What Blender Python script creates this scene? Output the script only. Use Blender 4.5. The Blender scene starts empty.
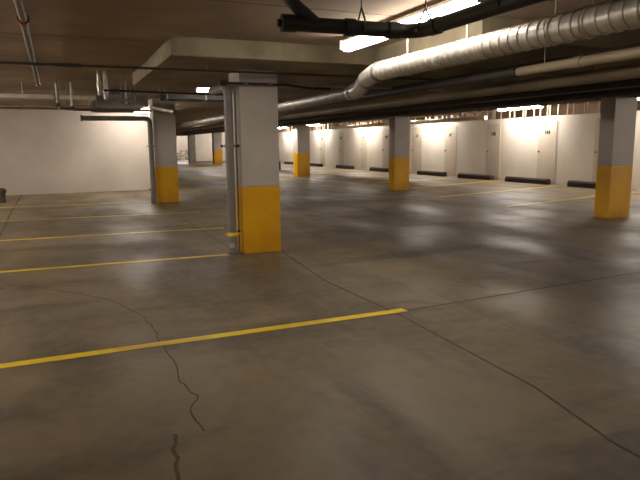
import bpy, bmesh, math, random
from mathutils import Vector, Matrix
random.seed(7)
S = bpy.context.scene
COL = S.collection
PI = math.pi

# ------------------------------------------------------------------ objects
def tag(o, label=None, cat=None, group=None, kind=None):
    if label: o['label'] = label
    if cat: o['category'] = cat
    if group: o['group'] = group
    if kind: o['kind'] = kind
    return o

def obj(name, bm, mats, parent=None, smooth=False, loc=None):
    me = bpy.data.meshes.new(name)
    bmesh.ops.recalc_face_normals(bm, faces=bm.faces)
    if smooth:
        for f in bm.faces: f.smooth = True
        for e in bm.edges:
            if len(e.link_faces) == 2 and e.calc_face_angle(0) > 0.7: e.smooth = False
    bm.to_mesh(me); bm.free()
    if not isinstance(mats, (list, tuple)): mats = [mats]
    for m in mats: me.materials.append(m)
    o = bpy.data.objects.new(name, me)
    COL.objects.link(o)
    if parent: o.parent = parent
    if loc: o.location = loc
    return o

def empty(name, loc=(0, 0, 0), rz=0.0):
    o = bpy.data.objects.new(name, None)
    o.empty_display_size = 0.1
    o.location = loc; o.rotation_euler = (0, 0, rz)
    COL.objects.link(o)
    return o

def copy_tree(o, parent=None):
    c = o.copy(); COL.objects.link(c)
    if parent: c.parent = parent
    for ch in list(o.children): copy_tree(ch, c)
    return c

# ------------------------------------------------------------------ shapes
def box(bm, x0, x1, y0, y1, z0, z1, bevel=0.0, mi=0):
    vs = [bm.verts.new((x, y, z)) for x in (x0, x1) for y in (y0, y1) for z in (z0, z1)]
    idx = [(0, 1, 3, 2), (4, 6, 7, 5), (0, 4, 5, 1), (2, 3, 7, 6), (0, 2, 6, 4), (1, 5, 7, 3)]
    fs = [bm.faces.new([vs[i] for i in q]) for q in idx]
    for f in fs: f.material_index = mi
    if bevel > 0:
        es = list({e for f in fs for e in f.edges})
        bmesh.ops.bevel(bm, geom=es, offset=bevel, segments=2, affect='EDGES', profile=0.6)
    return fs

def tube(bm, pts, r, n=12, cap=True, mi=0):
    """swept pipe through pts; r is a number or one radius per point"""
    pts = [Vector(p) for p in pts]
    rs = r if isinstance(r, (list, tuple)) else [r] * len(pts)
    t0 = (pts[1] - pts[0]).normalized()
    a = Vector((0, 0, 1)) if abs(t0.z) < 0.9 else Vector((1, 0, 0))
    u = t0.cross(a).normalized()
    rings = []
    for i, p in enumerate(pts):
        if i == 0: t = t0; k = 1
        elif i == len(pts) - 1: t = (pts[i] - pts[i - 1]).normalized(); k = 1
        else:
            ta = (pts[i] - pts[i - 1]).normalized(); tb = (pts[i + 1] - pts[i]).normalized()
            t = (ta + tb).normalized()
        u = (u - t * u.dot(t)).normalized()
        v = t.cross(u)
        rings.append([bm.verts.new(p + rs[i] * (math.cos(2 * PI * j / n) * u + math.sin(2 * PI * j / n) * v)) for j in range(n)])
    for a, b in zip(rings, rings[1:]):
        for j in range(n):
            f = bm.faces.new((a[j], a[(j + 1) % n], b[(j + 1) % n], b[j])); f.material_index = mi
    if cap:
        bm.faces.new(rings[0]).material_index = mi; bm.faces.new(rings[-1][::-1]).material_index = mi

def arc(a, b, c, n=6):
    """quadratic bend from a to c around corner b"""
    a, b, c = Vector(a), Vector(b), Vector(c)
    return [((1 - t) ** 2) * a + 2 * t * (1 - t) * b + t * t * c for t in [i / n for i in range(n + 1)]]

def prism(bm, pts, axis_pts):
    """extrude a closed 2D section (list of Vector) from offset a to offset b"""
    a, b = axis_pts
    A = [bm.verts.new(Vector(p) + Vector(a)) for p in pts]
    B = [bm.verts.new(Vector(p) + Vector(b)) for p in pts]
    n = len(pts)
    for j in range(n): bm.faces.new((A[j], A[(j + 1) % n], B[(j + 1) % n], B[j]))
    bm.faces.new(A); bm.faces.new(B[::-1])

def ribbon(bm, pts, w, z0, z1, mi=0):
    """flat band following pts on the floor"""
    pts = [Vector((p[0], p[1])) for p in pts]
    L = []
    for i, p in enumerate(pts):
        a = pts[max(i - 1, 0)]; b = pts[min(i + 1, len(pts) - 1)]
        t = (b - a).normalized(); nrm = Vector((-t.y, t.x))
        ww = w[i] if isinstance(w, list) else w
        L.append([bm.verts.new((q.x, q.y, z)) for z in (z0, z1) for q in (p - nrm * ww / 2, p + nrm * ww / 2)])
    for A, B in zip(L, L[1:]):
        for q in ((A[2], A[3], B[3], B[2]), (A[0], A[2], B[2], B[0]), (A[3], A[1], B[1], B[3]), (A[0], B[0], B[1], A[1])):
            bm.faces.new(q).material_index = mi
    bm.faces.new((L[0][0], L[0][1], L[0][3], L[0][2])).material_index = mi
    bm.faces.new((L[-1][0], L[-1][2], L[-1][3], L[-1][1])).material_index = mi

# ------------------------------------------------------------------ materials
def srgb(r, g, b):
    f = lambda c: (c / 255) / 12.92 if c / 255 <= 0.04045 else ((c / 255 + 0.055) / 1.055) ** 2.4
    return (f(r), f(g), f(b), 1)

def material(name, c1, c2=None, rough=0.7, rough2=None, metal=0.0, scale=2.0, detail=6.0, stretch=(1, 1, 1),
             bump=0.0, bscale=40.0, c3=None, scale3=0.5, lo=0.35, hi=0.65, spec=0.5):
    m = bpy.data.materials.new(name); m.use_nodes = True
    nt = m.node_tree; N = nt.nodes; L = nt.links
    bs = N['Principled BSDF']
    bs.inputs['Metallic'].default_value = metal
    bs.inputs['Roughness'].default_value = rough
    bs.inputs['Specular IOR Level'].default_value = spec
    bs.inputs['Base Color'].default_value = c1
    geo = N.new('ShaderNodeTexCoord')
    mp = N.new('ShaderNodeMapping'); mp.inputs['Scale'].default_value = stretch
    L.new(geo.outputs['Object'], mp.inputs['Vector'])
    if c2:
        nz = N.new('ShaderNodeTexNoise'); nz.inputs['Scale'].default_value = scale; nz.inputs['Detail'].default_value = detail
        nz.inputs['Roughness'].default_value = 0.6
        L.new(mp.outputs[0], nz.inputs['Vector'])
        mr = N.new('ShaderNodeMapRange'); mr.inputs[1].default_value = lo; mr.inputs[2].default_value = hi
        L.new(nz.outputs['Fac'], mr.inputs[0])
        mx = N.new('ShaderNodeMix'); mx.data_type = 'RGBA'
        mx.inputs[6].default_value = c1; mx.inputs[7].default_value = c2
        L.new(mr.outputs[0], mx.inputs[0]); out = mx.outputs[2]
        if c3:
            n3 = N.new('ShaderNodeTexNoise'); n3.inputs['Scale'].default_value = scale3; n3.inputs['Detail'].default_value = 3
            L.new(mp.outputs[0], n3.inputs['Vector'])
            r3 = N.new('ShaderNodeMapRange'); r3.inputs[1].default_value = 0.45; r3.inputs[2].default_value = 0.7
            L.new(n3.outputs['Fac'], r3.inputs[0])
            m3 = N.new('ShaderNodeMix'); m3.data_type = 'RGBA'; m3.inputs[7].default_value = c3
            L.new(r3.outputs[0], m3.inputs[0]); L.new(out, m3.inputs[6]); out = m3.outputs[2]
        L.new(out, bs.inputs['Base Color'])
        if rough2 is not None:
            rr = N.new('ShaderNodeMapRange'); rr.inputs[1].default_value = lo; rr.inputs[2].default_value = hi
            rr.inputs[3].default_value = rough; rr.inputs[4].default_value = rough2
            n4 = N.new('ShaderNodeTexNoise'); n4.inputs['Scale'].default_value = scale * 0.6; n4.inputs['Detail'].default_value = 4
            L.new(mp.outputs[0], n4.inputs['Vector']); L.new(n4.outputs['Fac'], rr.inputs[0]); L.new(rr.outputs[0], bs.inputs['Roughness'])
    if bump > 0:
        nb = N.new('ShaderNodeTexNoise'); nb.inputs['Scale'].default_value = bscale; nb.inputs['Detail'].default_value = 4
        L.new(mp.outputs[0], nb.inputs['Vector'])
        bu = N.new('ShaderNodeBump'); bu.inputs['Strength'].default_value = bump; bu.inputs['Distance'].default_value = 0.01
        L.new(nb.outputs['Fac'], bu.inputs['Height']); L.new(bu.outputs[0], bs.inputs['Normal'])
    return m

M = {}
M['ceil'] = material('formed_concrete', srgb(176, 154, 130), srgb(142, 122, 99), 0.9, scale=0.8, bump=0.25, bscale=10, c3=srgb(124, 106, 86), scale3=0.35)
M['drop'] = material('drop_panel_concrete', srgb(166, 154, 128), srgb(128, 116, 92), 0.9, scale=1.6, bump=0.3, bscale=16, c3=srgb(108, 98, 80), scale3=0.9)
M['beam'] = material('beam_concrete', srgb(84, 74, 62), srgb(64, 56, 46), 0.92, scale=1.4, bump=0.3, bscale=16)  # dark tone puts the shade of the unlit beam into the colour
M['wall'] = material('white_wall_paint', srgb(208, 198, 186), srgb(196, 186, 173), 0.7, scale=0.9, bump=0.1, bscale=30, c3=srgb(186, 175, 162), scale3=0.35)
M['locker'] = material('white_locker_board', srgb(222, 213, 200), srgb(212, 202, 188), 0.6, scale=0.8, bump=0.05, bscale=20)
M['door'] = material('beige_door_board', srgb(200, 188, 170), srgb(190, 178, 160), 0.55, scale=1.0)
M['cwhite'] = material('column_white_paint', srgb(196, 190, 180), srgb(184, 178, 168), 0.6, scale=2.0, bump=0.15, bscale=25, c3=srgb(168, 160, 150), scale3=0.8)
M['cyellow'] = material('column_yellow_paint', srgb(236, 178, 4), srgb(222, 162, 2), 0.5, scale=2.5, bump=0.15, bscale=25, c3=srgb(206, 148, 4), scale3=1.0)
M['line'] = material('yellow_line_paint', srgb(252, 224, 36), srgb(236, 200, 28), 0.38, rough2=0.55, scale=5, bump=0.1, c3=srgb(196, 152, 50), scale3=1.3)
M['linew'] = material('worn_yellow_line_paint', srgb(240, 218, 70), srgb(204, 184, 80), 0.5, scale=6, c3=srgb(150, 132, 90), scale3=2.0)
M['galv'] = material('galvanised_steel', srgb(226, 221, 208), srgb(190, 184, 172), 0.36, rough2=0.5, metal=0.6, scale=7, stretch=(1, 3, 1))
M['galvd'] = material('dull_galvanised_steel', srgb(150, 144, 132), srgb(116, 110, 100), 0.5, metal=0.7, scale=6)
M['brownp'] = material('grey_brown_pipe_paint', srgb(112, 98, 84), srgb(92, 80, 68), 0.5, scale=5)
M['black'] = material('black_drain_pipe', srgb(26, 22, 20), srgb(38, 32, 28), 0.45, scale=5)
M['dark'] = material('dark_painted_pipe', srgb(58, 50, 42), srgb(42, 36, 30), 0.6, scale=4)
M['tan'] = material('tan_painted_pipe', srgb(142, 126, 100), srgb(116, 102, 78), 0.55, scale=3, stretch=(1, .4, 1))
M['greyp'] = material('grey_plastic_pipe', srgb(132, 128, 122), srgb(114, 110, 104), 0.45, scale=3)
M['whitep'] = material('pale_pipe_paint', srgb(226, 218, 204), srgb(200, 192, 178), 0.35, scale=4)
M['red'] = material('red_coupling_paint', srgb(120, 34, 24), srgb(90, 26, 20), 0.5, scale=6)
M['stop'] = material('dark_wheel_stop', srgb(62, 47, 36), srgb(42, 32, 25), 0.8, scale=5, bump=0.3)
M['stud'] = material('pale_timber_stud', srgb(206, 180, 146), srgb(182, 154, 120), 0.7, scale=4, stretch=(1, 1, .3))
M['back'] = material('brown_back_board', srgb(118, 92, 72), srgb(94, 72, 56), 0.8, scale=2)
M['post'] = material('grey_plaster', srgb(120, 114, 104), srgb(104, 98, 90), 0.8, scale=2)
M['plate'] = material('dark_sign_paint', srgb(60, 52, 58), srgb(46, 40, 44), 0.5, scale=20)
M['plateb'] = material('pale_sign_plate', srgb(206, 196, 180), srgb(198, 188, 172), 0.5, scale=10)
M['crack'] = material('dark_floor_crack', srgb(84, 72, 56), srgb(108, 94, 76), 0.95, scale=20)
M['joint'] = material('dark_floor_joint', srgb(56, 47, 38), srgb(78, 66, 54), 0.9, scale=6)
M['wood'] = material('worn_brown_wood', srgb(88, 74, 56), srgb(66, 54, 40), 0.7, scale=5, stretch=(1, 1, .2))
M['rubber'] = material('black_rubber', srgb(34, 32, 30), srgb(46, 42, 40), 0.8, scale=10)
M['paintm'] = material('white_enamel_metal', srgb(210, 206, 196), srgb(198, 192, 182), 0.4, scale=6)

def emissive(name, col, strength):
    m = bpy.data.materials.new(name); m.use_nodes = True
    N = m.node_tree.nodes; L = m.node_tree.links
    bs = N['Principled BSDF']
    bs.inputs['Base Color'].default_value = (.8, .8, .8, 1)
    bs.inputs['Emission Color'].default_value = col
    bs.inputs['Emission Strength'].default_value = strength
    # prismatic ribs of the acrylic lens
    tc = N.new('ShaderNodeTexCoord'); wv = N.new('ShaderNodeTexWave'); wv.inputs['Scale'].default_value = 12
    bu = N.new('ShaderNodeBump'); bu.inputs['Strength'].default_value = .3
    L.new(tc.outputs['Object'], wv.inputs['Vector']); L.new(wv.outputs['Fac'], bu.inputs['Height']); L.new(bu.outputs[0], bs.inputs['Normal'])
    return m
M['lens'] = emissive('lit_fluorescent_lens', (1.0, 0.92, 0.83, 1), 21)
M['lensw'] = emissive('lit_fluorescent_lens_by_lockers', (1.0, 0.93, 0.85, 1), 78)
M['lensl'] = emissive('lit_fluorescent_lens_in_left_bay', (1.0, 0.92, 0.84, 1), 72)

def floor_material():
    m = bpy.data.materials.new('sealed_concrete_floor'); m.use_nodes = True
    nt = m.node_tree; N = nt.nodes; L = nt.links
    bs = N['Principled BSDF']
    tc = N.new('ShaderNodeTexCoord')
    def noise(scale, detail, st=(1, 1, 1), rough=0.6, dist=0.0, off=(0, 0, 0), rot=0):
        mp = N.new('ShaderNodeMapping'); mp.inputs['Scale'].default_value = st; mp.inputs['Location'].default_value = off
        mp.inputs['Rotation'].default_value = (0, 0, rot)
        L.new(tc.outputs['Object'], mp.inputs['Vector'])
        n = N.new('ShaderNodeTexNoise'); n.inputs['Scale'].default_value = scale; n.inputs['Detail'].default_value = detail
        n.inputs['Roughness'].default_value = rough; n.inputs['Distortion'].default_value = dist
        L.new(mp.outputs[0], n.inputs['Vector']); return n.outputs['Fac']
    def rng(s, a, b, c=0.0, d=1.0):
        r = N.new('ShaderNodeMapRange'); r.interpolation_type = 'SMOOTHSTEP'
        for k, v in zip((1, 2, 3, 4), (a, b, c, d)): r.inputs[k].default_value = v
        L.new(s, r.inputs[0]); return r.outputs[0]
    def mix(f, a, b):
        x = N.new('ShaderNodeMix'); x.data_type = 'RGBA'
        L.new(f, x.inputs[0])
        for i, s in ((6, a), (7, b)):
            if isinstance(s, tuple): x.inputs[i].default_value = s
            else: L.new(s, x.inputs[i])
        return x.outputs[2]
    c = mix(rng(noise(0.55, 7, dist=.4), .35, .68), srgb(138, 121, 90), srgb(106, 91, 66))
    c = mix(rng(noise(2.6, 8, off=(4, 2, 0)), .48, .75, 0, .5), c, srgb(92, 80, 64))
    # worn wheel tracks running down the aisle and across it
    c = mix(rng(noise(0.42, 5, st=(1.5, .35, 1), dist=.6, off=(1.3, 5, 0)), .50, .64, 0, .7), c, srgb(74, 63, 50))
    c = mix(rng(noise(0.9, 5, st=(.35, 1.4, 1), off=(9, 1, 0), rot=.25), .50, .66, 0, .7), c, srgb(76, 65, 52))
    c = mix(rng(noise(9, 4), .3, .75, 0, .25), c, srgb(150, 138, 118))
    L.new(c, bs.inputs['Base Color'])
    r = rng(noise(0.8, 6, st=(1, .5, 1), off=(3, 3, 0), dist=.5), .35, .65, .42, .66)
    L.new(r, bs.inputs['Roughness'])
    bs.inputs['Specular IOR Level'].default_value = 0.5
    bu = N.new('ShaderNodeBump'); bu.inputs['Strength'].default_value = .12; bu.inputs['Distance'].default_value = .02
    L.new(noise(5, 8), bu.inputs['Height']); L.new(bu.outputs[0], bs.inputs['Normal'])
    return m
M['floor'] = floor_material()

# ------------------------------------------------------------------ the shell
CZ = 2.68      # soffit over the near bays
CZ2 = 2.90     # soffit over the locker aisle
def struct(name, bm, m, **k):
    o = obj(name, bm, m, **k)
    if not k.get('parent'): o['kind'] = 'structure'
    return o

bm = bmesh.new()
box(bm, -8, 18.2, -5, 66, -0.2, 0)
# saw-cut joints and the wandering crack belong to the slab
def jitter(pts, n, a):
    out = []
    for (x0, y0), (x1, y1) in zip(pts, pts[1:]):
        for i in range(n):
            t = i / n; out.append((x0 + (x1 - x0) * t + random.uniform(-a, a), y0 + (y1 - y0) * t + random.uniform(-a, a)))
    out.append(pts[-1]); return out
ribbon(bm, [(2.80, 7.9), (2.60, 5.9), (2.66, 4.4), (2.60, 2.7), (2.46, 2.0), (2.4, 0)], 0.016, -.01, .0015, 1)
ribbon(bm, [(2.80, 4.50), (3.92, 4.58), (5.55, 4.70), (7.2, 4.8)], 0.011, -.01, .0015, 1)
ribbon(bm, [(-1.19, 20.8), (-1.11, 14.8), (-1.03, 11.36), (-.95, 5)], 0.035, -.01, .0015, 1)
ribbon(bm, [(2.27, 15.7), (2.2, 8.6)], 0.012, -.01, .0015, 1)
crk = [(-0.6, 7.2), (-0.3, 6.94), (0.09, 6.45), (0.39, 6.0), (0.59, 5.3), (0.62, 4.82), (0.6, 4.55), (0.64, 4.18), (0.6, 3.7), (0.66, 3.43), (0.59, 3.25), (0.60, 2.97)]
ribbon(bm, jitter(crk, 4, .014), 0.010, -.01, .0012, 1)
ribbon(bm, jitter([(0.46, 3.0), (0.42, 2.85), (0.41, 2.7), (.38, 2.5)], 3, .01), 0.02, -.01, .0012, 1)
struct('floor', bm, [M['floor'], M['crack']])

bm = bmesh.new(); box(bm, -8, 10.2, -5, 66, CZ, CZ + .45); box(bm, 10.2, 18.2, -5, 66, CZ2, CZ2 + .25)
# formwork board marks left in the slab soffit
for y in (2.9, 5.1, 7.3, 9.5, 11.7, 13.9, 16.1, 18.3): box(bm, -8, 3.7, y, y + .010, CZ - .002, CZ + .01, mi=1)
struct('ceiling', bm, [M['ceil'], M['beam']])
bm = bmesh.new(); box(bm, -8, 3.3, 20.95, 21.2, 0, CZ); struct('wall_north', bm, M['wall'])
bm = bmesh.new(); box(bm, 3.1, 3.3, 21.2, 66, 0, CZ); struct('wall_passage', bm, M['wall'])
bm = bmesh.new(); box(bm, -8.2, -8, -5, 21.2, 0, CZ); struct('wall_left', bm, M['wall'])
bm = bmesh.new(); box(bm, -8.2, 18.4, -5.2, -5, 0, CZ2); struct('wall_back', bm, M['wall'])
bm = bmesh.new(); box(bm, 3.1, 18.4, 66, 66.2, 0, CZ2); struct('wall_far', bm, M['wall'])
bm = bmesh.new(); box(bm, 18.2, 18.4, -5.2, 66.2, 0, CZ2); struct('wall_outer', bm, M['back'])
bm = bmesh.new(); box(bm, 10.55, 18.2, 51, 51.25, 0, CZ2); struct('wall_end', bm, M['wall'])

# locker partition: boards 2.36 m high, standing proud seams, open studs above
WX, WH = 16.30, 2.36
seams = [52.0 - 3.0 * i for i in range(8)]           # far bays
seams = [-1.6, 1.3, 4.2, 7.1, 10.4, 13.4, 16.34, 19.35, 22.2, 25.7, 28.7, 31.6, 34.6, 37.6, 40.6, 43.6, 46.6, 50.9]
bm = bmesh.new()
for a, b in zip(seams, seams[1:]):
    box(bm, WX, WX + .05, a + .006, b - .006, 0, WH)
box(bm, WX + .01, WX + .045, -5, -1.6, 0, WH)
box(bm, WX + .012, WX + .04, -1.6, 50.9, 0.0, WH - .01)
struct('wall_lockers', bm, M['locker'])
bm = bmesh.new()
box(bm, WX - .012, WX + .062, -5, 50.9, WH, WH + .05)
struct('trim_1', bm, M['locker'])
bm = bmesh.new()
box(bm, WX - .02, WX - .002, 46.5, 51, 0.0, .0)if False else box(bm, 10.56, WX, 50.98, 50.998, 0, .12)
struct('baseboard_end', bm, M['post'])
bm = bmesh.new()
box(bm, -8, 3.3, 20.93, 20.949, 0, .10); struct('baseboard_north', bm, M['wall'])

# doors in the locker row (right-hand end of each bay as one walks away)
doors = [(-.2, -1.0), (13.9 + .0, 14.75), (16.42, 17.32), (19.42, 20.22), (22.32, 23.2), (25.1, 26.0), (28.2, 29.0), (30.9, 31.6), (34.0, 34.6), (36.9, 37.6), (40.0, 40.6)][1:]
for n, (a, b) in enumerate(doors, 1):
    bm = bmesh.new()
    box(bm, WX - .022, WX - .001, a, b, 0.05, WH - .12, bevel=.004)
    d = struct('door_%d' % n, bm, M['door'])
    bm = bmesh.new()
    yk = b - .09
    tube(bm, [(WX - .02, yk, 1.14), (WX - .05, yk, 1.14)], .028, 10)
    tube(bm, [(WX - .05, yk, 1.14), (WX - .058, yk, 1.14), (WX - .095, yk, 1.14)], [.014, .03, .024], 10)
    obj('door_handle', bm, M['galvd'], d, smooth=True)
    # number plate
    c = (a + b) / 2
    bm = bmesh.new(); box(bm, WX - .03, WX - .0225, c - .19, c + .19, 1.75, 1.90, bevel=.002)
    p = obj('number_plate', bm, M['plateb'], d)
    cu = bpy.data.curves.new('numerals', 'FONT'); cu.body = '%d' % (142 + n); cu.size = .19; cu.offset = .012; cu.extrude = .002
    cu.align_x = 'CENTER'; cu.align_y = 'CENTER'
    t = bpy.data.objects.new('numerals_tmp', cu); COL.objects.link(t)
    dg = bpy.context.evaluated_depsgraph_get(); me = bpy.data.meshes.new_from_object(t.evaluated_get(dg))
    bpy.data.objects.remove(t)
    me.materials.clear(); me.materials.append(M['plate'])
    me.transform(Matrix.Translation((WX - .0325, c, 1.825)) @ Matrix.Rotation(-PI / 2, 4, 'Z') @ Matrix.Rotation(PI / 2, 4, 'X'))
    t = bpy.data.objects.new('numerals', me); COL.objects.link(t); t.parent = p
# full-height beams and dropped slabs
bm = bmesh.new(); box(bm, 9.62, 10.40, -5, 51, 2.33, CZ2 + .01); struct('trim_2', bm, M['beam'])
bm = bmesh.new(); box(bm, 1.20, 3.78, 6.88, 10.58, 2.475, CZ + .01, bevel=.012); struct('trim_3', bm, M['drop'])
bm = bmesh.new(); box(bm, 3.76, 9.62, 4.80, 10.58, 2.47, CZ + .01, bevel=.012); struct('trim_4', bm, M['drop'])
# grey pier and lintel at the far opening
bm = bmesh.new(); box(bm, 10.0, 10.55, 50.8, 51.24, 0, CZ2); box(bm, 3.3, 10.0, 50.9, 51.2, 2.25, CZ2); struct('trim_5', bm, M['post'])

# ------------------------------------------------------------------ columns
def column(x0, x1, y0, y1, yh, h, label, chip=False):
    r = empty('concrete_column', ((x0 + x1) / 2, (y0 + y1) / 2, 0))
    tag(r, label, 'column', 'painted concrete columns')
    hx, hy = (x1 - x0) / 2, (y1 - y0) / 2
    bm = bmesh.new(); box(bm, -hx, hx, -hy, hy, yh, h, bevel=.012); obj('white_shaft', bm, M['cwhite'], r)
    bm = bmesh.new(); box(bm, -hx - .002, hx + .002, -hy - .002, hy + .002, 0, yh, bevel=.012); obj('yellow_base', bm, M['cyellow'], r)
    return r
column(2.25, 2.79, 7.88, 8.42, .93, 2.476, 'nearest column, big white and yellow with grey drainpipe at its left')
column(2.27, 2.84, 16.05, 16.6, .94, CZ + .001, 'white and yellow column before the white wall, dark drainpipe on its left')
column(9.75, 10.33, 8.40, 8.74, 1.02, 2.331, 'white and yellow column nearest the right edge of the picture')
column(9.76, 10.32, 16.62, 16.98, 1.04, 2.331, 'white and yellow column second in the right row, brightly lit lockers behind')
column(10.0, 10.6, 25.7, 26.3, 1.08, 2.331, 'small white and yellow column just right of the nearest column')
column(11.05, 11.7, 46.3, 46.9, 1.09, CZ2 + .001, 'tiny far white and yellow column by the end wall')

# ------------------------------------------------------------------ painted lines
def line(pts, w, m, label, group):
    bm = bmesh.new(); ribbon(bm, pts, w, 0.0005, .003)
    # origin at the first end
    o = obj('parking_line', bm, m); tag(o, label, 'painted line', group)
G1, G2 = 'yellow parking lines of the left stalls', 'yellow parking lines of the right stalls'
line([(-7.5, 4.62), (-.48, 4.49), (2.78, 4.52)], .10, M['line'], 'bright wide yellow floor line in the foreground, closest of all', G1)
line([(-7.5, 8.2), (-.77, 8.03), (2.1, 7.93)], .10, M['line'], 'yellow floor line ending at the base of the nearest column', G1)
line([(-7.5, 11.0), (-.98, 10.78), (2.66, 10.6)], .10, M['line'], 'yellow floor line just beyond the one at the nearest column', G1)
line([(-7.5, 13.9), (-1.21, 13.65), (2.82, 13.4)], .10, M['linew'], 'worn yellow floor line in front of the column with dark drainpipe', G1)
line([(-7.5, 16.9), (-1.46, 16.75), (2.1, 16.45)], .10, M['linew'], 'worn yellow floor line closest to the left white wall', G1)
rl = ['yellow slanted floor line reaching behind the rightmost column', 'yellow slanted floor line ending beside the locker wall under the brightest lamp',
      'yellow slanted floor line starting by the base of the second right-row column', 'faint slanted floor line left of the one at the second right-row column',
      'faint far floor line, second beyond the second right-row column', 'faint far floor line close to the tiny lockers', 'farthest faint floor line by the lockers']
for i, (xa, ya, xb, yb) in enumerate([(9.5, 11.06, 15.3, 12.5), (9.66, 13.94, 15.4, 15.5), (10.75, 17.2, 15.4, 18.7), (11.0, 20.2, 15.4, 21.4), (11.0, 23.3, 15.4, 24.4), (11.0, 26.4, 15.4, 27.4), (11.0, 29.5, 15.4, 30.4)]):
    line([(xa, ya), (xb, yb)], .13, M['line'] if i < 3 else M['linew'], rl[i], G2)

# ------------------------------------------------------------------ wheel stops
def wheel_stop():
    bm = bmesh.new()
    sec = [(-.11, 0, .004), (.11, 0, .004), (.10, 0, .15), (.06, 0, .20), (-.06, 0, .20), (-.10, 0, .15)]
    prism(bm, sec, ((0, -1.07, 0), (0, 1.07, 0)))
    return bm
ws = None
wl = ['dark wheel stop beside the rightmost column', 'dark wheel stop under the door beneath the brightest lamp', 'dark wheel stop in front of the shaded locker boards', 'dark wheel stop just right of the second right-row column',
      'dark wheel stop just left of the second right-row column', 'dark wheel stop in the middle between the two right-row columns', 'small dark wheel stop just right of the small far column', 'farthest wheel stop, just left of the small far column']
for i, (a, lab) in enumerate(zip((14.1, 17.2, 20.2, 23.4, 28.2, 32.6, 37.2, 42.0), wl)):
    if ws is None:
        ws = obj('wheel_stop', wheel_stop(), M['stop']); o = ws
    else:
        o = ws.copy(); COL.objects.link(o)
    o.location = (15.72, a, 0)
    tag(o, lab, 'wheel stop', 'wheel stops along the lockers')

# ------------------------------------------------------------------ studs over the lockers
sf = empty('stud_frame', (WX + .03, 0, WH + .05))
bm = bmesh.new(); box(bm, -.02, .02, -.02, .02, 0, CZ2 - WH - .05); s0 = obj('stud', bm, M['stud'], sf)
offs = [.12, .50, .62, .98, 1.30, 1.75, 1.88, 2.35, 2.62]
for k, y in enumerate(offs):
    s = s0 if k == 0 else s0.copy()
    if k: COL.objects.link(s); s.parent = sf
    s.location = (0, y, 0)
place = ['above the boards right of the brightest locker door', 'above the locker door under the brightest lamp', 'above the shaded locker boards', 'above the locker right of the second right-row column',
         'above the locker hidden by the second right-row column', 'above the locker just left of the second right-row column', 'above the locker two bays left of the second right-row column',
         'above the locker right of the small far column', 'above the locker hidden by the small far column', 'above the locker left of the small far column', 'above the farthest lockers']
for i, a in enumerate(seams[5:16]):
    o = sf if i == 0 else copy_tree(sf)
    o.location.y = a
    tag(o, 'row of pale timber studs ' + place[i], 'stud frame', 'stud frames over the locker wall')
# right behind the rightmost column
o = copy_tree(sf); o.location.y = seams[4]; tag(o, 'row of pale timber studs at the right edge, beyond the rightmost column', 'stud frame', 'stud frames over the locker wall')

# ------------------------------------------------------------------ fluorescent fixtures
def fixture(lens, L=2.4, rod=.05):
    r = empty('fluorescent_light')
    bm = bmesh.new(); box(bm, -.06, .06, -L / 2, L / 2, -.022, 0, bevel=.004); obj('housing', bm, M['paintm'], r)
    bm = bmesh.new()
    sec = [(-.055, 0, -.0225), (.055, 0, -.0225), (.075, 0, -.06), (.06, 0, -.105), (.03, 0, -.12), (-.03, 0, -.12), (-.06, 0, -.105), (-.075, 0, -.06)]
    prism(bm, sec, ((0, -L / 2 + .02, 0), (0, L / 2 - .02, 0))); obj('diffuser', bm, lens, r)
    for s in (-1, 1):
        bm = bmesh.new(); y = s * (L / 2 - .009); box(bm, -.078, .078, min(y, y + s * .012), max(y, y + s * .012), -.10, 0.0); obj('end_cap', bm, M['paintm'], r)
    for s in (-1, 1):
        bm = bmesh.new(); tube(bm, [(0, s * L * .35, 0), (0, s * L * .35, rod)], .006, 6); obj('hanger_rod', bm, M['galvd'], r)
    return r
A = fixture(M['lens']); A1 = fixture(M['lens'], 1.2); A2 = fixture(M['lensl'], 1.21); A3 = fixture(M['lensl'], 2.39, .2); B = fixture(M['lensw'], 2.3)
def put(src, x, y, z, rz, label, group, first=[set()]):
    o = src if id(src) not in first[0] else copy_tree(src)
    first[0].add(id(src))
    o.location = (x, y, z); o.rotation_euler.z = rz
    tag(o, label, 'light', group)
G3 = 'ceiling lights over the parking aisle'; G4 = 'ceiling lights along the lockers'
put(A, 3.02, 5.02, 2.63, 0, 'large lit fluorescent light behind the black pipe, top centre', G3)
put(A1, 3.1, 11.75, 2.63, PI / 2, 'lit fluorescent light seen under the dropped slab left of the nearest column', G3)
put(A2, 2.35, 19.7, 2.63, PI / 2, 'fluorescent light near the left white wall above the farther left column', G3)
ll = ['brightest fluorescent light over the locker door left of the rightmost column', 'fluorescent light just right of the second right-row column', 'fluorescent light just left of the second right-row column',
      'small fluorescent light right of the small far column', 'tiny fluorescent light left of the small far column']
for i, y in enumerate((17.7, 24.0, 30.8, 37.3, 43.5)):
    put(B, 15.68, y, 2.80, 0, ll[i], G4)
put(B, 15.45, 11.6, 2.79, 0, 'fluorescent light over the lockers at the right edge of the picture', G4)
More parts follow.
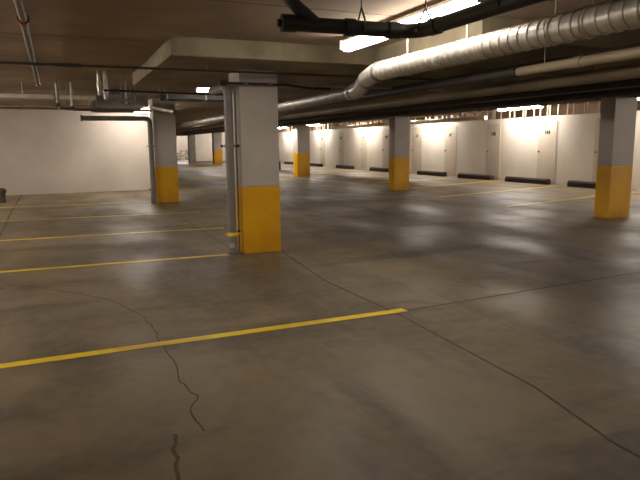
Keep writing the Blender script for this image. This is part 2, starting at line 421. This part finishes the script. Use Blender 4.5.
# unseen lamps outside the frame; the left bay ones are added as fill
put(A3, -3.9, 17.0, 2.48, 0, 'added fill light left of the frame near the white wall', G3)
put(A, 1.2, -3.4, 2.63, 0, 'fluorescent light behind the camera', G3)
put(A3, -3.9, 5.0, 2.48, 0, 'added fill light left of the frame near the camera', G3)
put(A3, -3.9, 10.9, 2.48, 0, 'added fill light left of the frame farther on', G3)
put(B, 15.25, 4.8, 2.79, 0, 'fluorescent light over the lockers right of the frame', G4)
put(B, 15.25, -1.3, 2.79, 0, 'fluorescent light over the lockers behind the camera', G4)
put(B, 9.0, 27.0, 2.66, 0, 'added fill light above the aisle hidden behind the pipes', G3)  # unseen lamp added to brighten the far aisle
put(B, 9.0, 39.0, 2.66, 0, 'farther added fill light above the aisle hidden behind the pipes', G3)  # another unseen one, added for light deeper in the aisle
put(B, 12.6, 48.2, 2.88, PI / 2, 'fluorescent light before the plain end wall', G3)
put(B, 11.0, 56.5, 2.88, PI / 2, 'added fill light in the far room beyond the opening', G3)  # added out of sight above the lintel to brighten the far room
put(B, 12.0, 63.5, 2.88, PI / 2, 'second added fill light in the far room beyond the opening', G3)  # second unseen lamp added for the far room

# ------------------------------------------------------------------ spiral duct
duct = empty('spiral_duct', (3.25, 3.0, 2.25))
tag(duct, 'big shiny galvanised spiral duct bending left near the top centre and running into the distance', 'duct')
dl = Vector(duct.location)
def rel(p): return Vector(p) - dl
R1 = .095
pts, rs = [], []
y = -1.0
while y < 5.75:
    for dy, dr in ((0, 0), (.072, 0), (.078, .0075), (.092, .0075), (.098, 0)):
        pts.append(rel((3.25, y + dy, 2.27))); rs.append(R1 + dr)
    y += .101
bm = bmesh.new(); tube(bm, pts, rs, 24); obj('spiral_section', bm, M['galv'], duct, smooth=True)
P = [(3.25, 5.75, 2.27), (3.27, 6.0, 2.268), (3.36, 6.3, 2.26), (3.50, 6.7, 2.245), (3.66, 7.1, 2.225), (3.78, 7.45, 2.21), (3.83, 7.75, 2.205)]
bm = bmesh.new(); tube(bm, [rel(p) for p in P], R1 + .004, 24); obj('elbow', bm, M['galv'], duct, smooth=True)
for p, q in ((0, 1), (2, 3), (5, 6)):
    a, b = rel(P[p]), rel(P[q]); d = (b - a).normalized(); c = (a + b) / 2
    bm = bmesh.new(); tube(bm, [c - d * .035, c - d * .033, c + d * .033, c + d * .035], [R1, R1 + .014, R1 + .014, R1], 24); obj('collar', bm, M['galvd'], duct, smooth=True)
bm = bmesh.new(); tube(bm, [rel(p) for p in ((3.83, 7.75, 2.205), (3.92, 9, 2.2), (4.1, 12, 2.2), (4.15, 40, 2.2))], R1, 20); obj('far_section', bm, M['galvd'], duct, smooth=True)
for y in (3.05, 3.35, 4.35, 5.3):
    bm = bmesh.new(); tube(bm, [rel((3.25, y, 2.27 + R1)), rel((3.25, y, CZ))], .006, 6)
    tube(bm, [rel((3.25 + (R1 + .008) * math.cos(t), y, 2.27 + (R1 + .008) * math.sin(t))) for t in [PI * 2 * i / 20 for i in range(21)]], .005, 5)
    obj('hanger', bm, M['galv'], duct)
for y in (9, 13, 18, 24):
    bm = bmesh.new(); tube(bm, [rel((4.13, y, 2.2 + R1 - .01)), rel((4.13, y, CZ if y > 10.6 else 2.47))], .007, 6); obj('hanger', bm, M['galvd'], duct)

# ------------------------------------------------------------------ black drain pipe
bp = empty('black_drain_pipe', (1.7, 4.5, 2.42))
tag(bp, 'thick black drain pipe across the top centre, in front of the large lit light', 'pipe')
bl = Vector(bp.location); rb = lambda p: Vector(p) - bl
bm = bmesh.new()
tube(bm, [rb(p) for p in [(1.66, 4.49, 2.415), (2.62, 4.38, 2.40)] + arc((2.64, 4.38, 2.40), (2.78, 4.36, 2.40), (2.77, 4.18, 2.40)) + [(2.77, -1.5, 2.40)]], .058, 18)
obj('pipe_run', bm, M['black'], bp, smooth=True)
for a, b in (((1.63, 4.493, 2.415), (1.74, 4.48, 2.415)), ((2.14, 4.434, 2.408), (2.22, 4.425, 2.407)), ((2.50, 4.392, 2.40), (2.60, 4.382, 2.40)), ((2.77, 4.16, 2.40), (2.77, 4.06, 2.40)), ((2.77, 2.9, 2.40), (2.77, 2.8, 2.40))):
    a, b = rb(a), rb(b); bm = bmesh.new(); tube(bm, [a, b], .068, 18); obj('coupling', bm, M['black'], bp, smooth=True)
bm = bmesh.new(); tube(bm, [rb((1.63, 4.493, 2.415)), rb((1.60, 4.496, 2.415))], .03, 8); obj('cleanout_plug', bm, M['black'], bp)
bm = bmesh.new(); tube(bm, [rb(p) for p in ((1.90, 4.46, 2.42), (1.76, 4.47, 2.53), (1.69, 4.48, 2.60), (1.68, 4.48, CZ))], .052, 16); obj('riser', bm, M['black'], bp, smooth=True)
for p, d in (((2.28, 4.42, 2.41), (1, 0)), ((2.77, 4.25, 2.40), (0, 1)), ((2.77, 3.3, 2.40), (0, 1))):
    x, y, z = p
    bm = bmesh.new()
    tube(bm, [rb((x, y, CZ)), rb((x, y, 2.54))], .006, 6)
    w = Vector((d[1] * .06, d[0] * .06, 0))
    for s in (-1, 1): tube(bm, [rb((x, y, 2.56)), rb((x, y, 2.46)) + s * w, rb((x, y, 2.38)) + s * w * 1.1], .008, 6)
    obj('hanger', bm, M['black'], bp)

# ------------------------------------------------------------------ other straight pipes
def pipe(name, pts, r, m, label, cat='pipe', group=None, n=12, hang=(), coup=(), hm=None):
    root = empty(name, pts[0]); o0 = Vector(pts[0])
    tag(root, label, cat, group)
    bm = bmesh.new(); tube(bm, [Vector(p) - o0 for p in pts], r, n); obj('pipe_run', bm, m, root, smooth=True)
    for (x, y, z, top) in hang:
        bm = bmesh.new(); tube(bm, [Vector((x, y, z)) - o0, Vector((x, y, top)) - o0], .006, 6); obj('hanger', bm, hm or M['galvd'], root)
    for (a, b, rr, cm) in coup:
        bm = bmesh.new(); tube(bm, [Vector(a) - o0, Vector(b) - o0], rr, n); obj('coupling', bm, cm, root, smooth=True)
    return root
G5 = 'pipes running beside the spiral duct'
pipe('tan_pipe', [(4.64, -1, 2.25), (4.64, 5.3, 2.25)], .05, M['tan'], 'tan pipe directly under the shiny spiral duct at the right', group=G5,
     hang=[(4.64, 3.7, 2.3, CZ), (4.64, 4.9, 2.3, 2.47)], coup=[((4.64, 4.4, 2.25), (4.64, 4.5, 2.25), .058, M['tan']), ((4.64, 5.28, 2.25), (4.64, 5.42, 2.25), .062, M['black']), ((4.64, 5.42, 2.25), (4.64, 18, 2.25), .046, M['dark'])])  # dark run past the black coupling paints the pipe's fade into shade
pipe('tan_pipe', [(5.85, -1, 2.25), (5.85, 38, 2.25)], .078, M['tan'], 'long tan pipe, lower of the two, reaching back past the nearest column', group=G5,
     hang=[(5.85, y, 2.3, 2.47 if y < 10 else CZ) for y in (5.4, 8.4, 12)], coup=[((5.85, y, 2.25), (5.85, y + .12, 2.25), .084, M['tan']) for y in (6.2, 9.8, 15)])
pipe('dark_pipe', [(5.2, -1, 2.38), (5.2, 30, 2.38)], .05, M['dark'], 'dark pipe in the shadow between the two tan pipes', hang=[(5.2, 6, 2.4, 2.47), (5.2, 14, 2.4, CZ)], group=G5)
pipe('dark_pipe', [(6.9, -1, 2.26), (6.9, 40, 2.26)], .06, M['dark'], 'dark pipe just beyond the long tan pipe', hang=[(6.9, 6, 2.3, 2.47), (6.9, 14, 2.3, CZ)], group=G5)
pipe('dark_pipe', [(8.3, -1, 2.28), (8.3, 42, 2.28)], .07, M['dark'], 'dark pipe closest to the beam over the right row of columns', hang=[(8.3, 6, 2.3, 2.47), (8.3, 14, 2.3, CZ)], group=G5)
bm = bmesh.new(); box(bm, -.35, .35, -7, 30, -.08, .10, bevel=.01)
tag(obj('dark_duct', bm, M['dark'], loc=(7.6, 8, 2.37)), 'flat dark duct hanging between the tan pipes and the right columns', 'duct')
# thin black sprinkler line crossing left to right
pipe('sprinkler_pipe', [(-7.9, 7.5, 2.40), (5.14, 7.5, 2.40)], .015, M['dark'], 'thin dark sprinkler pipe crossing under the dropped slab from left edge', 'pipe',
     hang=[(-2.6, 7.5, 2.41, CZ), (1.75, 7.5, 2.41, 2.476)], n=8, coup=[((.02, 7.5, 2.4), (.3, 7.5, 2.4), .021, M['dark'])])
pipe('branch_pipe', [(1.98, 7.80, 2.29), (2.86, 7.80, 2.29), (3.6, 8.6, 2.33), (3.9, 8.6, 2.33)], .018, M['dark'], 'short dark pipe clamped across the top of the nearest column', n=8,
     coup=[((2.28, 7.80, 2.29), (2.34, 7.80, 2.29), .028, M['galvd']), ((2.62, 7.80, 2.29), (2.68, 7.80, 2.29), .028, M['galvd']), ((1.97, 7.8, 2.29), (2.04, 7.8, 2.29), .035, M['black'])])
pipe('thin_pipe', [(2.86, 8.9, 2.40), (6.2, 8.9, 2.40)], .014, M['galv'], 'thin pale pipe right of the nearest column under the dropped slab', n=8)
# red-coupled pipe at top left
pipe('sprinkler_main', [(-.20, -2, 2.62), (-.21, 6.2, 2.62), (-.27, 12.36, 2.62)], .036, M['brownp'], 'grey pipe with a red coupling at the upper left', 'pipe',
     coup=[((-.21, 6.12, 2.62), (-.21, 6.24, 2.62), .052, M['red']), ((-.235, 9.15, 2.62), (-.236, 9.3, 2.62), .045, M['black']), ((-.27, 12.1, 2.62), (-.27, 12.35, 2.62), .05, M['galvd'])],
     hang=[(-.21, 6.2, 2.63, CZ), (-.235, 9.2, 2.63, CZ)])
# left service run
G6 = 'service pipes in front of the left white wall'
pipe('pale_pipe', [(-7.9, 12.6, 2.42), (.72, 12.6, 2.42)], .042, M['whitep'], 'pale horizontal pipe over the left white wall, top of the stack', group=G6,
     hang=[(x, 12.6, 2.45, CZ) for x in (-2, -.55, .1, .22)], coup=[((-.02, 12.6, 2.42), (.05, 12.6, 2.42), .055, M['galvd'])])
pipe('pale_pipe', [(-7.9, 15.2, 2.40), (.74, 15.2, 2.40)], .03, M['whitep'], 'thinner pale horizontal pipe just below the upper pale pipe', group=G6,
     hang=[(.25, 15.2, 2.42, CZ), (.45, 15.2, 2.42, CZ), (.68, 15.2, 2.42, CZ)])
pipe('dark_pipe', [(-7.9, 19.8, 2.60), (.2, 19.8, 2.60)], .03, M['brownp'], 'brown pipe along the top of the left white wall', hang=[(-3, 19.8, 2.62, CZ), (-.5, 19.8, 2.62, CZ)], group=G6)
pipe('riser_pipe', [(.66, 10.4, 2.30), (.66, 10.4, CZ + .002)], .032, M['galv'], 'left one of two short shiny vertical pipes by the ceiling', group=G6, coup=[((.66, 10.4, 2.42), (.66, 10.4, 2.5), .042, M['galv'])])
pipe('riser_pipe', [(.75, 10.4, 2.24), (.75, 10.4, CZ + .002)], .032, M['galv'], 'right one of two short shiny vertical pipes by the ceiling', group=G6, coup=[((.75, 10.4, 2.34), (.75, 10.4, 2.4), .042, M['galv'])])
for x, y, z0, lab in ((.03, 11.9, 2.2, 'thin vertical pipe under the pale pipe, first from the left'), (.28, 12.3, 2.17, 'thin vertical pipe under the pale pipe, second from the left')):
    pipe('drop_pipe', [(x, y, z0), (x, y, CZ + .002)], .02, M['whitep'], lab, group=G6, n=8, coup=[((x, y, z0), (x, y, z0 + .06), .035, M['dark'])])
pipe('dark_pipe', [(.05, 11.82, 2.17), (.32, 12.2, 2.17), (1.7, 12.2, 2.16)], .026, M['brownp'], 'brown horizontal pipe linking the thin vertical pipes above the white wall', hang=[(1.0, 12.2, 2.18, 2.30)], group=G6)
pipe('cable_run', [(.72, 10.3, 2.37), (2.9, 10.9, 2.39)], .016, M['dark'], 'thin dark cable run left of the nearest column under the dropped slab', group=G6, n=8)
pipe('copper_pipe', [(.86, 10.4, 2.26), (1.25, 11.2, 2.27)], .022, M['tan'], 'short tan pipe left of the flat grey duct', hang=[(1.05, 10.8, 2.28, CZ)], group=G6, n=8)
d = empty('flat_duct', (1.35, 13.9, 2.32)); tag(d, 'flat grey duct hanging above the column with dark drainpipe', 'duct')
bm = bmesh.new(); box(bm, -.56, .42, -.6, 1.9, -.0, .2, bevel=.01); obj('duct_body', bm, M['brownp'], d)
for y in (-.6, .6, 1.86):
    bm = bmesh.new(); box(bm, -.58, .44, y - .02, y + .02, -.02, .22); tube(bm, [(-.3, y, .2), (-.3, y, .355)], .008, 6); tube(bm, [(.2, y, .2), (.2, y, .355)], .008, 6); obj('flange', bm, M['greyp'], d)
d = empty('flat_duct', (2.9, 13.0, 2.43)); tag(d, 'flat dark duct between the two left columns just under the far light', 'duct')
bm = bmesh.new(); box(bm, -.85, .8, -.3, .3, 0, .14, bevel=.01); obj('duct_body', bm, M['dark'], d)
for x in (-.8, 0, .75):
    bm = bmesh.new(); box(bm, x - .015, x + .015, -.32, .32, -.012, .152); tube(bm, [(x, 0, .14), (x, 0, .24)], .008, 6); obj('flange', bm, M['greyp'], d)
pipe('valve_pipe', [(1.80, 13.0, 2.27), (2.18, 13.0, 2.20), (2.22, 13.0, 2.19)], .036, M['galv'], 'short shiny pipe at the top of the column with dark drainpipe', hang=[(2.0, 13.0, 2.24, CZ)],
     coup=[((1.79, 13.0, 2.272), (1.86, 13.0, 2.258), .052, M['galv']), ((2.2, 13.0, 2.195), (2.24, 13.0, 2.188), .046, M['galv'])])
cl = empty('valve_cluster', (1.25, 11.86, 2.42)); tag(cl, 'cluster of small pale vertical pipe ends before the flat grey duct', 'valves')
for k, x in enumerate((-.12, -.04, .05, .13)):
    bm = bmesh.new(); tube(bm, [(x, 0, -.17 + .02 * k), (x, 0, .12)], .018, 8); tube(bm, [(x, 0, -.05), (x, 0, -.02)], .026, 8); tube(bm, [(x, 0, .1), (x, 0, .26)], .008, 6); obj('pipe_end', bm, M['whitep'] if k == 1 else M['galvd'], cl, smooth=True)

# drainpipe at the farther left column
dp = empty('column_drainpipe', (2.17, 15.95, 0)); tag(dp, 'dark grey drainpipe elbowing down the left side of the farther left column', 'pipe')
bm = bmesh.new(); tube(bm, [Vector(p) for p in [(-1.6, 0, 2.17), (-.16, 0, 2.17)] + arc((-.14, 0, 2.17), (0, 0, 2.17), (0, 0, 2.03)) + [(0, 0, 0.0)]], .062, 14); obj('pipe_run', bm, M['greyp'], dp, smooth=True)
for z in (1.45, .35):
    bm = bmesh.new(); tube(bm, [(0, 0, z), (0, 0, z + .05)], .078, 14); box(bm, -.12, .10, -.012, .012, z + .01, z + .04); obj('clamp', bm, M['galvd'], dp)
bm = bmesh.new(); tube(bm, [(-1.6, 0, 2.17), (-1.64, 0, 2.17)], .08, 14); obj('end_cap', bm, M['galvd'], dp)
bm = bmesh.new(); tube(bm, [(0, 0, .0), (0, 0, .22)], .075, 14); obj('cleanout_fitting', bm, M['greyp'], dp)
bm = bmesh.new(); tube(bm, [(2.235, 15.98, .0), (2.235, 15.98, .94)], .014, 8); tag(obj('conduit', bm, M['red']), 'thin brown conduit between the farther left column and its drainpipe', 'pipe')

# drainpipe at the nearest column
dp = empty('column_drainpipe', (2.11, 7.95, 0)); tag(dp, 'grey floor-to-ceiling drainpipe clamped left of the nearest column', 'pipe')
bm = bmesh.new(); tube(bm, [(0, 0, .20), (0, 0, 2.12)] + arc((0, 0, 2.12), (0, 0, 2.26), (0, .16, 2.26)) + [(0, .9, 2.27)], .058, 16); obj('pipe_run', bm, M['greyp'], dp, smooth=True)
bm = bmesh.new(); tube(bm, [(0, 0, .004), (0, 0, .05), (0, 0, .06), (0, 0, .2), (0, 0, .25)], [.085, .085, .068, .07, .064], 16); obj('cleanout_fitting', bm, M['greyp'], dp, smooth=True)
bm = bmesh.new(); tube(bm, [(-.02, -.06, .13), (-.03, -.10, .13)], .035, 10); obj('cleanout_plug', bm, M['galv'], dp, smooth=True)
first_clamp = None
for z, m in ((1.46, M['galvd']), (.26, M['line'])):
    bm = bmesh.new(); tube(bm, [(0, 0, z), (0, 0, z + .045)], .066, 16); box(bm, -.10, .138, -.012, .012, z + .008, z + .036); clamp = obj('clamp', bm, m, dp); first_clamp = clamp if z > 1 else first_clamp
bm = bmesh.new(); tube(bm, [(-.10, 0, 1.48), (-.12, 0, 1.48)], .02, 8); tube(bm, [(.10, -.02, 1.48), (.10, -.05, 1.48)], .024, 8); obj('clamp_bolt', bm, M['black'], first_clamp)
pipe('conduit', [(2.212, 7.98, .0), (2.212, 7.98, 2.2)], .014, M['tan'], 'thin pale conduit between the nearest column and its grey drainpipe', n=8,
     coup=[((2.212, 7.98, .28), (2.212, 7.98, .32), .022, M['black'])])

# valve behind the rightmost column
v = empty('wall_valve', (10.31, 8.6, .20)); tag(v, 'small dark red round valve low on the right side of the rightmost column', 'valve')
bm = bmesh.new(); tube(bm, [(0.004, 0, 0), (.06, 0, 0)], .02, 8); obj('stem', bm, M['galvd'], v)
bm = bmesh.new(); tube(bm, [(.045, .045 * math.cos(t), .045 * math.sin(t)) for t in [2 * PI * i / 16 for i in range(17)]], .012, 6, cap=False)
tube(bm, [(.045, -.045, 0), (.045, .045, 0)], .007, 6); tube(bm, [(.045, 0, -.045), (.045, 0, .045)], .007, 6); obj('hand_wheel', bm, M['red'], v)

# pale pipes above the lockers
G7 = 'pale pipes over the locker aisle'
pipe('pale_pipe', [(15.2, 19.0, 2.43), (15.2, 33, 2.43)], .085, M['whitep'], 'pale pipe resting above the shaded locker boards', hang=[(15.2, y, 2.45, CZ2) for y in (20, 26, 32)], group=G7)
pipe('pale_pipe', [(14.6, 19.6, 2.66), (14.6, 30, 2.66)], .07, M['whitep'], 'pale pipe just above and left of the brightest lamp', hang=[(14.6, y, 2.68, CZ2) for y in (20.5, 26, 29)], group=G7,
     coup=[((14.6, y, 2.66), (14.6, y + .15, 2.66), .085, M['galvd']) for y in (19.6, 21.5, 22.0, 24.5)])

# standpipe stub at the far left
s = empty('standpipe', (-1.52, 18.4, 0)); tag(s, 'small dark capped standpipe on the floor at the left edge by the white wall', 'standpipe')
bm = bmesh.new(); tube(bm, [(0, 0, .0), (0, 0, .24)], .085, 14); obj('body', bm, M['wood'], s, smooth=True)
bm = bmesh.new(); tube(bm, [(0, 0, .24), (0, 0, .27), (0, 0, .34), (0, 0, .38)], [.10, .12, .11, .05], 14); obj('cap', bm, M['wood'], s, smooth=True)
bm = bmesh.new(); tube(bm, [(.0, -.05, .10), (-.02, -.28, .10)], .07, 12); obj('outlet', bm, M['wood'], s, smooth=True)

# ------------------------------------------------------------------ far end
c = empty('low_cabinet', (15.55, 45.2, 0)); tag(c, 'dark low open-fronted cabinet by the far lockers just right of the nearest column', 'cabinet')
for nm, b in (('side_panel', (-.35, -.31, -.3, .3, 0, 1.05)), ('side_panel', (.31, .35, -.3, .3, 0, 1.05)), ('back_panel', (-.31, .31, .26, .3, 0, 1.05)), ('top', (-.35, .35, -.3, .3, 1.05, 1.09)), ('shelf', (-.31, .31, -.28, .26, .5, .53)), ('shelf', (-.31, .31, -.28, .26, .08, .11))):
    bm = bmesh.new(); box(bm, *b); obj(nm, bm, M['wood'], c)
b = empty('bollard', (11.8, 33.3, 0)); tag(b, 'small dark bollard beyond the right edge of the nearest column', 'bollard')
bm = bmesh.new(); tube(bm, [(0, 0, 0), (0, 0, .45)], .07, 12); obj('post', bm, M['rubber'], b, smooth=True)
bm = bmesh.new(); tube(bm, [(0, 0, .45), (0, 0, .5), (0, 0, .53)], [.08, .075, .03], 12); obj('cap', bm, M['galvd'], b, smooth=True)

bk = empty('bicycle', (11.6, 62.0, 0), -.3); tag(bk, 'tiny dark bicycle parked in the bright far opening', 'bicycle')
for x in (-.55, .55):
    bm = bmesh.new(); tube(bm, [(x + .33 * math.cos(t), 0, .36 + .33 * math.sin(t)) for t in [2 * PI * i / 20 for i in range(21)]], .028, 6, cap=False)
    for i in range(6):
        t = PI * i / 6; tube(bm, [(x - .32 * math.cos(t), 0, .36 - .32 * math.sin(t)), (x + .32 * math.cos(t), 0, .36 + .32 * math.sin(t))], .004, 4)
    obj('wheel', bm, M['rubber'], bk)
bm = bmesh.new()
for a, e in (((-.55, .36), (-.08, .34)), ((-.08, .34), (.38, .85)), ((-.08, .34), (-.22, .88)), ((-.22, .85), (.38, .87)), ((-.55, .36), (-.2, .8)), ((.55, .36), (.38, .95))):
    tube(bm, [(a[0], 0, a[1]), (e[0], 0, e[1])], .022, 6)
obj('frame', bm, M['black'], bk)
bm = bmesh.new(); tube(bm, [(.38, 0, .95), (.38, 0, 1.02)], .02, 6); tube(bm, [(.3, -.28, 1.04), (.38, 0, 1.02), (.3, .28, 1.04)], .018, 6); obj('handlebar', bm, M['black'], bk)
bm = bmesh.new(); box(bm, -.36, -.12, -.08, .08, .90, .95, bevel=.015); obj('saddle', bm, M['rubber'], bk)

# ------------------------------------------------------------------ world, camera, view
w = bpy.data.worlds.new('World'); S.world = w; w.use_nodes = True
w.node_tree.nodes['Background'].inputs[0].default_value = (.01, .009, .008, 1)
w.node_tree.nodes['Background'].inputs[1].default_value = .1
cam = bpy.data.cameras.new('Camera'); co = bpy.data.objects.new('Camera', cam); COL.objects.link(co)
f, yaw, pit, rol = 596.328, math.radians(23.3035), math.radians(9.1739), math.radians(-0.5253)
r0 = Vector((math.cos(yaw), -math.sin(yaw), 0)); fw = Vector((math.sin(yaw) * math.cos(pit), math.cos(yaw) * math.cos(pit), -math.sin(pit)))
up = r0.cross(fw)
r = math.cos(rol) * r0 + math.sin(rol) * up; u = -math.sin(rol) * r0 + math.cos(rol) * up
co.matrix_world = Matrix(((r.x, u.x, -fw.x, 0), (r.y, u.y, -fw.y, 0), (r.z, u.z, -fw.z, 1.5), (0, 0, 0, 1)))
cam.sensor_width = 36; cam.lens = f * 36 / 640; cam.clip_start = .05; cam.clip_end = 200
S.camera = co
S.view_settings.view_transform = 'Standard'; S.view_settings.look = 'None'; S.view_settings.gamma = 1
S.view_settings.exposure = 0.3
S.view_settings.use_curve_mapping = False
S.cycles.use_denoising = True
S.cycles.max_bounces = 8; S.cycles.diffuse_bounces = 6
S.cycles.sample_clamp_indirect = 6
